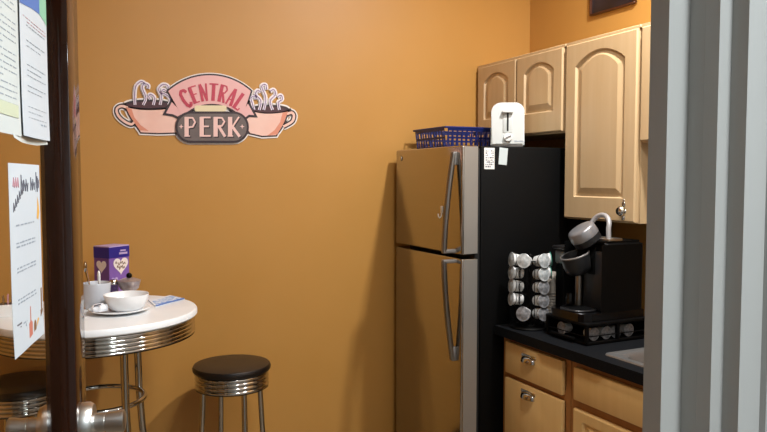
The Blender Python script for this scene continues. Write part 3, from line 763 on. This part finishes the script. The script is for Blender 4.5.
# ------------------------------------------------------------------ pod carousel
KC = Vector((1.825, 2.375, CZ1+.0005))
ca = thing('pod_carousel', tuple(KC), 'black wire carousel rack holding columns of coffee pods beside the refrigerator', 'carousel')
MB().lathe([(0, 0), (.085, 0), (.088, .004), (.085, .010), (.03, .014), (0, .016)], KC, (0, 0, 1), 40).build('base', 'black', ca)
mb = MB(); mb.cyl(KC+Vector((0, 0, .012)), KC+Vector((0, 0, .298)), .006); mb.ball(KC+Vector((0, 0, .302)), .009); mb.build('centre_post', 'black', ca)
view = math.atan2(-KC.y, -KC.x)
COLS = [(-66, 'left'), (-18, 'middle'), (42, 'right'), (96, 'far right')]
TZ = [.252, .197, .142, .087, .032]; PS = 1.18
mb = MB()
for z in (.285, .019):
    mb.tube([KC + Vector((.062*math.cos(2*PI*i/32), .062*math.sin(2*PI*i/32), z)) for i in range(32)], .002, 6, closed=True)
for deg in (-66, -18, 42, 96, 162, 222):
    a = view + math.radians(deg)
    for da in (-.42, .42):
        p = KC + Vector((.062*math.cos(a+da), .062*math.sin(a+da), 0)); mb.tube([p+Vector((0, 0, .019)), p+Vector((0, 0, .285))], .0018, 6)
    for z in (.285, .019): mb.tube([KC+Vector((0, 0, z)), KC+Vector((.062*math.cos(a), .062*math.sin(a), z))], .0018, 6)
mb.build('wire_cage', 'black', ca)
mb = MB()
for deg in (-66, -18, 42, 96):
    a = view + math.radians(deg)
    for z in TZ:
        u_ = Vector((math.cos(a), math.sin(a), .12)).normalized(); c = KC + Vector((0, 0, z+.027)) + u_*.072
        v1 = Vector((-math.sin(a), math.cos(a), 0)); v2 = u_.cross(v1)
        mb.tube([c + (v1*math.cos(2*PI*i/20) + v2*math.sin(2*PI*i/20))*.0258 for i in range(20)], .0012, 6, closed=True)
mb.build('pod_ring', 'black', ca)
HAVE = {'left': (0, 1, 2, 3), 'middle': (0, 4), 'right': (0, 1, 2, 3, 4), 'far right': (0, 1)}
ORD = ['top', 'second', 'third', 'fourth', 'bottom']
protos = {}
for deg, nm in COLS:
    a = view + math.radians(deg); u_ = Vector((math.cos(a), math.sin(a), .12)).normalized()
    for t in HAVE[nm]:
        lm = 'teal' if nm == 'far right' else ('foil2' if t in (2, 3, 4) and nm != 'left' else 'foil')
        if nm == 'far right': lb = '%s teal lidded pod at the coffee maker side of the carousel' % ('upper', 'lower')[t]
        else: lb = 'coffee pod in the carousel, %s of the %s column' % (ORD[t] if t in (0, 4) else ORD[t]+' from the top', nm)
        if lm not in protos: o = protos[lm] = make_pod('coffee_pod', lm, lb, 'pods in the carousel')
        else: o = copy_tree(protos[lm]); o['label'] = lb
        o.rotation_euler = u_.to_track_quat('Z', 'Y').to_euler(); o.location = KC + Vector((0, 0, TZ[t]+.027)) + u_*.036; o.scale = (PS, PS, PS)

# stack of cups between carousel and coffee maker
sc_ = Vector((1.962, 2.408, CZ1+.0005))
n = 12
for i in range(n):
    z = .012*i
    lb = 'paper cup in the upturned stack behind the pod carousel, %s' % ['lowest', 'second from the bottom', 'third from the bottom', 'fourth from the bottom', 'fifth from the bottom', 'sixth from the bottom', 'sixth from the top', 'fifth from the top', 'fourth from the top', 'third from the top', 'second from the top', 'topmost'][i]
    if i == 0:
        c0 = MB(); c0.lathe([(.040, 0), (.0425, .0015), (.0425, .005), (.0405, .006), (.030, .088), (.0295, .0888), (0, .0888), (0, .088), (.0291, .088), (.0396, .005)], (0, 0, 0), (0, 0, 1), 28, closed=False)
        o = c0.build('paper_cup', 'cupstack'); cup0 = o
    else:
        o = cup0.copy(); COL.objects.link(o)
    o.location = sc_ + Vector((0, 0, z)); tag(o, lb, 'cup', 'stacked paper cups')

# ------------------------------------------------------------------ picture on the right wall
pc = thing('framed_picture', (XR-.002, 2.517, 2.33), 'dark picture in a brown frame high on the wall above the cabinets', 'picture')
mb = MB()
y0, y1, z0, z1 = 2.372, 2.662, 2.325, 2.60
for a in ((y0, y1, z0, z0+.009), (y0, y1, z1-.009, z1), (y0, y0+.009, z0+.009, z1-.009), (y1-.009, y1, z0+.009, z1-.009)): mb.box(XR-.022, XR-.002, *a, .003, 1)
mb.build('frame', 'frame_brown', pc)
MB().box(XR-.010, XR-.004, y0+.008, y1-.008, z0+.008, z1-.008).build('print', 'picture', pc, False)

# ------------------------------------------------------------------ bar table and stools
TC = Vector((.149, 2.70, 0)); TR = .351; TZt = 1.067
tb_ = thing('bar_table', tuple(TC), 'round white bar height table with a ribbed chrome edge', 'table')
MB().lathe([(0, -.024), (TR-.004, -.024), (TR, -.02), (TR, -.006), (TR-.004, 0), (0, 0)], TC+Vector((0, 0, TZt)), (0, 0, 1), 96).build('tabletop', 'tabletop', tb_)
def ribband(c, r, z0, z1, n, amp, name, parent, seg=96):
    prof = [(r-.03, z0), (r-.002, z0)]
    m_ = n*8
    for i in range(m_+1):
        t = i/m_; prof.append((r - amp + amp*abs(math.sin(PI*n*t)), z0+(z1-z0)*t))
    prof += [(r-.03, z1)]
    return MB().lathe(prof, c, (0, 0, 1), seg, closed=True).build(name, 'chrome', parent)
ribband(TC, TR-.008, TZt-.090, TZt-.0245, 5, .006, 'edge_band', tb_)
MB().lathe([(0, 0), (.19, 0), (.19, .05), (0, .05)], TC+Vector((0, 0, TZt-.076)), (0, 0, 1), 32).build('mounting_plate', 'black', tb_)
for k in range(4):
    a = math.radians(28 + 90*k)
    pts = [(.168, TZt-.03), (.166, .9), (.169, .75), (.180, .6), (.200, .42), (.225, .25), (.270, .10), (.285, .014)]
    pts = [TC + Vector((r*math.cos(a), r*math.sin(a), z)) for r, z in pts]
    lg = MB(); lg.tube(pts, .0135, 14); l_ = lg.build('leg', 'chrome', tb_)
    MB().lathe([(0, 0), (.018, 0), (.018, .012), (.012, .016), (0, .016)], TC+Vector((.287*math.cos(a), .287*math.sin(a), .001)), (0, 0, 1), 20).build('foot_cap', 'black', l_)
MB().tube([TC+Vector((.160*math.cos(2*PI*i/48), .160*math.sin(2*PI*i/48), .745)) for i in range(48)], .009, 12, closed=True).build('foot_ring', 'chrome', tb_)

def make_stool(name, label):
    t = thing(name, (0, 0, 0), label, 'stool', 'black topped chrome bar stools')
    H_ = .772
    MB().lathe([(0, H_-.030), (.155, H_-.030), (.160, H_-.024), (.1615, H_-.014), (.156, H_-.004), (.145, H_-.001), (.07, H_+.001), (0, H_+.002)], (0, 0, 0), (0, 0, 1), 64).build('seat', 'seat', t)
    ribband((0, 0, 0), .153, H_-.098, H_-.0305, 4, .006, 'seat_band', t, 72)
    MB().lathe([(0, 0), (.138, 0), (.138, .02), (0, .02)], (0, 0, H_-.052), (0, 0, 1), 32).build('seat_plate', 'black', t)
    for k in range(4):
        a = math.radians(90*k)
        lg = MB(); lg.tube([(.124*math.cos(a), .124*math.sin(a), H_-.045), (.127*math.cos(a), .127*math.sin(a), .62), (.139*math.cos(a), .135*math.sin(a), .40), (.165*math.cos(a), .165*math.sin(a), .15), (.180*math.cos(a), .180*math.sin(a), .012)], .0115, 14)
        l_ = lg.build('leg', 'chrome', t)
        MB().cyl((.181*math.cos(a), .181*math.sin(a), .001), (.181*math.cos(a), .181*math.sin(a), .018), .015).build('foot_cap', 'black', l_)
    MB().tube([(.151*math.cos(2*PI*i/48), .151*math.sin(2*PI*i/48), .27) for i in range(48)], .009, 12, closed=True).build('foot_ring', 'chrome', t)
    return t
s1 = make_stool('bar_stool', 'black topped chrome bar stool standing clear of the table, under the wall sign')
s1.location = (.680, 2.885, 0); s1.rotation_euler = (0, 0, math.radians(8.6))
s2 = copy_tree(s1); s2['label'] = 'black topped chrome bar stool seen through the door glass below the notice'
s2.location = (-.11, 2.975, 0); s2.rotation_euler = (0, 0, math.radians(-20))

# ------------------------------------------------------------------ things on the table
tz = TZt + .0006
bxc = Vector((.223, 2.945, tz)); br = math.radians(38)
cb = thing('creamer_box', tuple(bxc), 'purple and navy carton with white heart prints standing at the back of the table', 'box')
BMx = Matrix.Translation(bxc) @ Matrix.Rotation(br, 4, 'Z')
# local: x = along right (broad) face, y = depth; faces -y broad, -x narrow
wA, wB, hB = .100, .082, .212
def bpart(mb, name, m, parent=cb, smooth=False): mb.move(BMx); return mb.build(name, m, parent, smooth)
ba = bpart(MB().box(-wA/2, wA/2, -wB/2, wB/2, 0, hB, .0015, 1), 'carton', 'purple')
bpart(MB().box(-wA/2-.0007, -wA/2+.001, -wB/2+.001, wB/2-.001, .001, hB*.78), 'side_panel', 'purple_side')
bpart(MB().box(-wA/2-.001, wA/2+.001, -wB/2-.001, wB/2+.001, hB*.785, hB*.985), 'navy_band', 'navy')
bpart(MB().box(-wA/2-.0005, wA/2+.0005, -wB/2-.0005, wB/2+.0005, hB*.985, hB+.001), 'top_flap', 'lilac')
def heart(s_, n=28):
    out = []
    for i in range(n):
        t = 2*PI*i/n; out.append((s_*16*math.sin(t)**3/16, s_*(13*math.cos(t)-5*math.cos(2*t)-2*math.cos(3*t)-math.cos(4*t))/16))
    return out
mb = MB(); mb.prism(heart(.037), (.006, -wB/2-.0012, .136), (1, 0, 0), (0, 0, 1), (0, -.0005, 0)); hf = bpart(mb, 'heart_print', 'heart')
mb = MB(); mb.prism(heart(.027), (-wA/2-.0012, 0, .136), (0, -1, 0), (0, 0, 1), (-.0005, 0, 0)); bpart(mb, 'heart_print', 'heart')
mb = MB()
for zz, x0_, x1_ in ((.144, -.022, .028), (.128, -.014, .024)):
    mb.tube([(x0_+(x1_-x0_)*i/14, -wB/2-.002, zz+.006*math.sin(i*2.1)+.004*math.sin(i*.9)) for i in range(15)], .0016, 6)
bpart(mb, 'script_print', 'pbrown')
mb = MB(); mb.prism(heart(.017), (-.026, -wB/2-.0012, .078), (1, 0, 0), (0, 0, 1), (0, -.0005, 0)); bpart(mb, 'small_heart_print', 'lilac')
mb = MB(); mb.box(-.002, .040, -wB/2-.002, -wB/2-.001, .178, .186); mb.box(.004, .032, -wB/2-.002, -wB/2-.001, .190, .196); bpart(mb, 'white_print', 'lilac')

mgC = Vector((.155, 2.765, tz))
mg = thing('mug', tuple(mgC), 'pale grey mug holding spoons at the door side of the table', 'mug')
mb = MB(); mb.lathe([(0, 0), (.040, 0), (.043, .004), (.045, .03), (.050, .090), (.049, .093), (.047, .090), (.042, .010), (0, .007)], mgC, (0, 0, 1), 40); mb.build('cup', 'mugm', mg)
mb = MB(); mb.tube([mgC+Vector((-.044-.026*math.sin(PI*i/10), 0, .025+.05*i/10)) for i in range(11)], .0055, 10); mb.build('handle', 'mugm', mg)
def spoon(name, m, base, tip, label, bowl=.014):
    base = Vector(base); tip = Vector(tip); d = (tip-base)
    mb = MB(); mb.tube([base, base+d*.3, base+d*.7, tip], [.003, .003, .004, .006], 8)
    mb.ball(tip, bowl, .55, 1, 1.5, 14)
    return tag(mb.build(name, m, None, True, tuple(base)), label, 'spoon')
spoon('spoon', 'ceramic', mgC+Vector((.012, -.012, .012)), mgC+Vector((.006, -.044, .128)), 'white plastic spoon leaning at the front of the pale mug', .010)
spoon('spoon', 'chrome', mgC+Vector((-.01, .012, .012)), mgC+Vector((-.036, .030, .150)), 'metal spoon standing tallest in the pale mug', .014)
# plate, bowl, crumpled napkin
plC = Vector((.222, 2.640, tz))
mb = MB(); mb.lathe([(0, 0), (.060, 0), (.066, .002), (.100, .011), (.104, .014), (.102, .016), (.066, .007), (.058, .005), (0, .005)], plC, (0, 0, 1), 56)
tag(mb.build('plate', 'ceramic', None, True, tuple(plC)), 'white plate under the white bowl on the table', 'plate')
boC = plC + Vector((.025, .005, .0066))
mb = MB(); mb.lathe([(0, 0), (.048, 0), (.052, .003), (.062, .013), (.071, .032), (.077, .053), (.0765, .056), (.0735, .054), (.066, .031), (.052, .016), (0, .014)], boC, (0, 0, 1), 56)
bo = tag(mb.build('bowl', 'ceramic', None, True, tuple(boC)), 'white bowl sitting on the plate on the table', 'bowl')
nk = MB(); t = bmesh.new(); bmesh.ops.create_icosphere(t, subdivisions=3, radius=1)
r9 = random.Random(11)
for v in t.verts:
    n_ = v.co.normalized(); k_ = 1+.16*math.sin(n_.x*9+1)*math.cos(n_.y*8)+r9.uniform(-.05, .05)
    v.co = Vector((n_.x*.030*k_, n_.y*.022*k_, max(n_.z, -.55)*.017*k_))
nkc = plC+Vector((-.068, -.030, .0235)); nk.join(t, Matrix.Translation(nkc))
nko = tag(nk.build('crumpled_napkin', 'napkin', None, True, tuple(nkc-Vector((0, 0, .012)))), 'crumpled white napkin with a dark mark on the rim of the plate', 'napkin')
mb = MB(); mb.tube([nkc+Vector((-.018, -.016, .012)), nkc+Vector((-.006, -.018, .0155)), nkc+Vector((.004, -.016, .0165))], .0022, 6); mb.build('dark_mark', 'inkdark', nko)
# blue-white paper packet
pk = thing('paper_packet', (.42, 2.77, tz), 'flat blue and white printed packet lying behind the plate', 'packet')
mb = MB(); QP = [(.352, 2.685), (.478, 2.808), (.440, 2.915), (.345, 2.840)]
mb.prism(QP, (0, 0, tz), (1, 0, 0), (0, 1, 0), (0, 0, .003)); mb.build('sleeve', 'napkin', pk, False)
mb = MB(); mb.prism([(.358, 2.699), (.474, 2.812), (.444, 2.900), (.355, 2.80)], (0, 0, tz+.003), (1, 0, 0), (0, 1, 0), (0, 0, .0006)); mb.build('blue_print', 'napblue', pk, False)
mb = MB(); mb.tube([(.353, 2.688, tz+.0035), (.415, 2.747, tz+.0045), (.475, 2.806, tz+.0035)], .0028, 6); mb.build('blue_edge', 'pblue', pk)
# sugar dish and shakers behind the bowl
sg = Vector((.272, 2.795, tz))
sd = thing('sugar_dish', tuple(sg), 'small footed pewter sugar dish with a lid and black knob behind the bowl', 'dish')
MB().lathe([(0, 0), (.028, 0), (.030, .004), (.012, .012), (.010, .040), (.018, .048), (.034, .060), (.042, .088), (.040, .090), (.036, .086), (.026, .060), (0, .055)], sg, (0, 0, 1), 32).build('glass_bowl', 'pewter', sd)
ld = MB().lathe([(0, .100), (.02, .099), (.038, .092), (.042, .090), (.0, .0895)], sg, (0, 0, 1), 32).build('lid', 'pewter', sd)
mb = MB(); mb.ball(sg+Vector((0, 0, .108)), .011); mb.build('knob', 'black', ld)
def shaker(c, label):
    t = thing('salt_shaker', tuple(c), label, 'shaker')
    MB().lathe([(0, 0), (.018, 0), (.020, .003), (.016, .045), (.019, .076), (0, .076)], c, (0, 0, 1), 8).build('jar', 'clear', t, False)
    MB().lathe([(0, .004), (.0145, .004), (.0145, .026), (0, .026)], c, (0, 0, 1), 16).build('contents', 'ceramic', t)
    MB().lathe([(0, .096), (.012, .094), (.019, .082), (.0195, .076), (0, .076)], c, (0, 0, 1), 24).build('cap', 'chrome', t)
shaker(Vector((.218, 2.815, tz)), 'glass shaker with chrome cap between the mug and the sugar dish')
# sugar packet holder seen through the door glass
hl = Vector((-.125, 2.735, tz))
ph = thing('packet_holder', tuple(hl), 'small white holder with brown packets seen through the door glass beside the notice', 'holder')
mb = MB()
for x0_, x1_, y0_, y1_ in ((-.035, .035, -.025, -.021), (-.035, .035, .021, .025), (-.035, -.031, -.021, .021), (.031, .035, -.021, .021)): mb.box(hl.x+x0_, hl.x+x1_, hl.y+y0_, hl.y+y1_, tz, tz+.042)
mb.box(hl.x-.031, hl.x+.031, hl.y-.021, hl.y+.021, tz, tz+.004); mb.build('tray', 'ceramic', ph, False)
for k in range(4):
    c = hl + Vector((-.021+.014*k, 0, 0))
    p_ = MB().box(c.x-.0025, c.x+.0025, c.y-.018, c.y+.018, tz+.0045, tz+.070+.004*(k % 2), .001, 1).build('sugar_packet', 'pbrown' if k % 2 == 0 else 'inkpink', None, True, (c.x, c.y, tz+.0045))
    tag(p_, '%s sugar packet standing in the small white holder, %s' % (('brown', 'pink')[k % 2], ('outermost on the door glass side', 'second from the door glass side', 'third from the door glass side', 'nearest the mug')[k]), 'packet', 'sugar packets in the holder')

# ------------------------------------------------------------------ lamps
def ceiling_lamp(x, y, sx_, sy_, label, glow):
    t = thing('ceiling_light', (x, y, ZC-.03), label, 'light', None)
    mb = MB()
    for a in ((x-sx_/2-.03, x+sx_/2+.03, y-sy_/2-.03, y-sy_/2), (x-sx_/2-.03, x+sx_/2+.03, y+sy_/2, y+sy_/2+.03), (x-sx_/2-.03, x-sx_/2, y-sy_/2, y+sy_/2), (x+sx_/2, x+sx_/2+.03, y-sy_/2, y+sy_/2)): mb.box(*a, ZC-.03, ZC-.0005)
    mb.build('frame', 'white', t, False)
    MB().box(x-sx_/2, x+sx_/2, y-sy_/2, y+sy_/2, ZC-.02, ZC-.012).build('diffuser', glow, t, False)
def area(name, loc, sx_, sy_, power, col):
    l = bpy.data.lights.new(name, 'AREA'); l.shape = 'RECTANGLE'; l.size = sx_; l.size_y = sy_; l.energy = power; l.color = col
    o = bpy.data.objects.new(name, l); COL.objects.link(o); o.location = loc; return o
ceiling_lamp(1.79, 1.56, .20, .20, 'square ceiling light over the kitchen counter', 'lampglow')
ceiling_lamp(.95, 1.10, .30, .30, 'unseen square fill light added to the ceiling just inside the doorway', 'lampglow')  # unseen fixture added to go with the room fill
ceiling_lamp(1.05, -.75, .3, 1.1, 'long hall ceiling light outside the doorway', 'hallglow')
WARM = (1, .99, .985)
area('kitchen_lamp', (1.79, 1.56, ZC-.035), .10, .10, 50, WARM)
area('fill_lamp', (.95, 1.10, ZC-.035), .28, .28, 20, WARM)  # added room fill, placed to light the back wall more evenly
area('hall_lamp', (1.05, -.75, ZC-.035), .3, 1.1, 74, (.86, .95, 1))

wd = bpy.data.worlds.new('World'); SC.world = wd; wd.use_nodes = True
wd.node_tree.nodes['Background'].inputs[0].default_value = (.05, .05, .05, 1)
wd.node_tree.nodes['Background'].inputs[1].default_value = .2

# ------------------------------------------------------------------ camera
cam = bpy.data.cameras.new('Camera'); co = bpy.data.objects.new('Camera', cam); COL.objects.link(co)
cam.sensor_width = 36; cam.lens = 36*700/767; cam.clip_start = .02
yaw, pitch = math.radians(25.6414), math.radians(3.1073)
co.location = (0, 0, 1.545)
co.rotation_euler = (PI/2 - pitch, 0, -yaw)
SC.camera = co
SC.view_settings.view_transform = 'Standard'; SC.view_settings.look = 'None'
SC.view_settings.gamma = 1; SC.view_settings.use_curve_mapping = False
SC.view_settings.exposure = .12
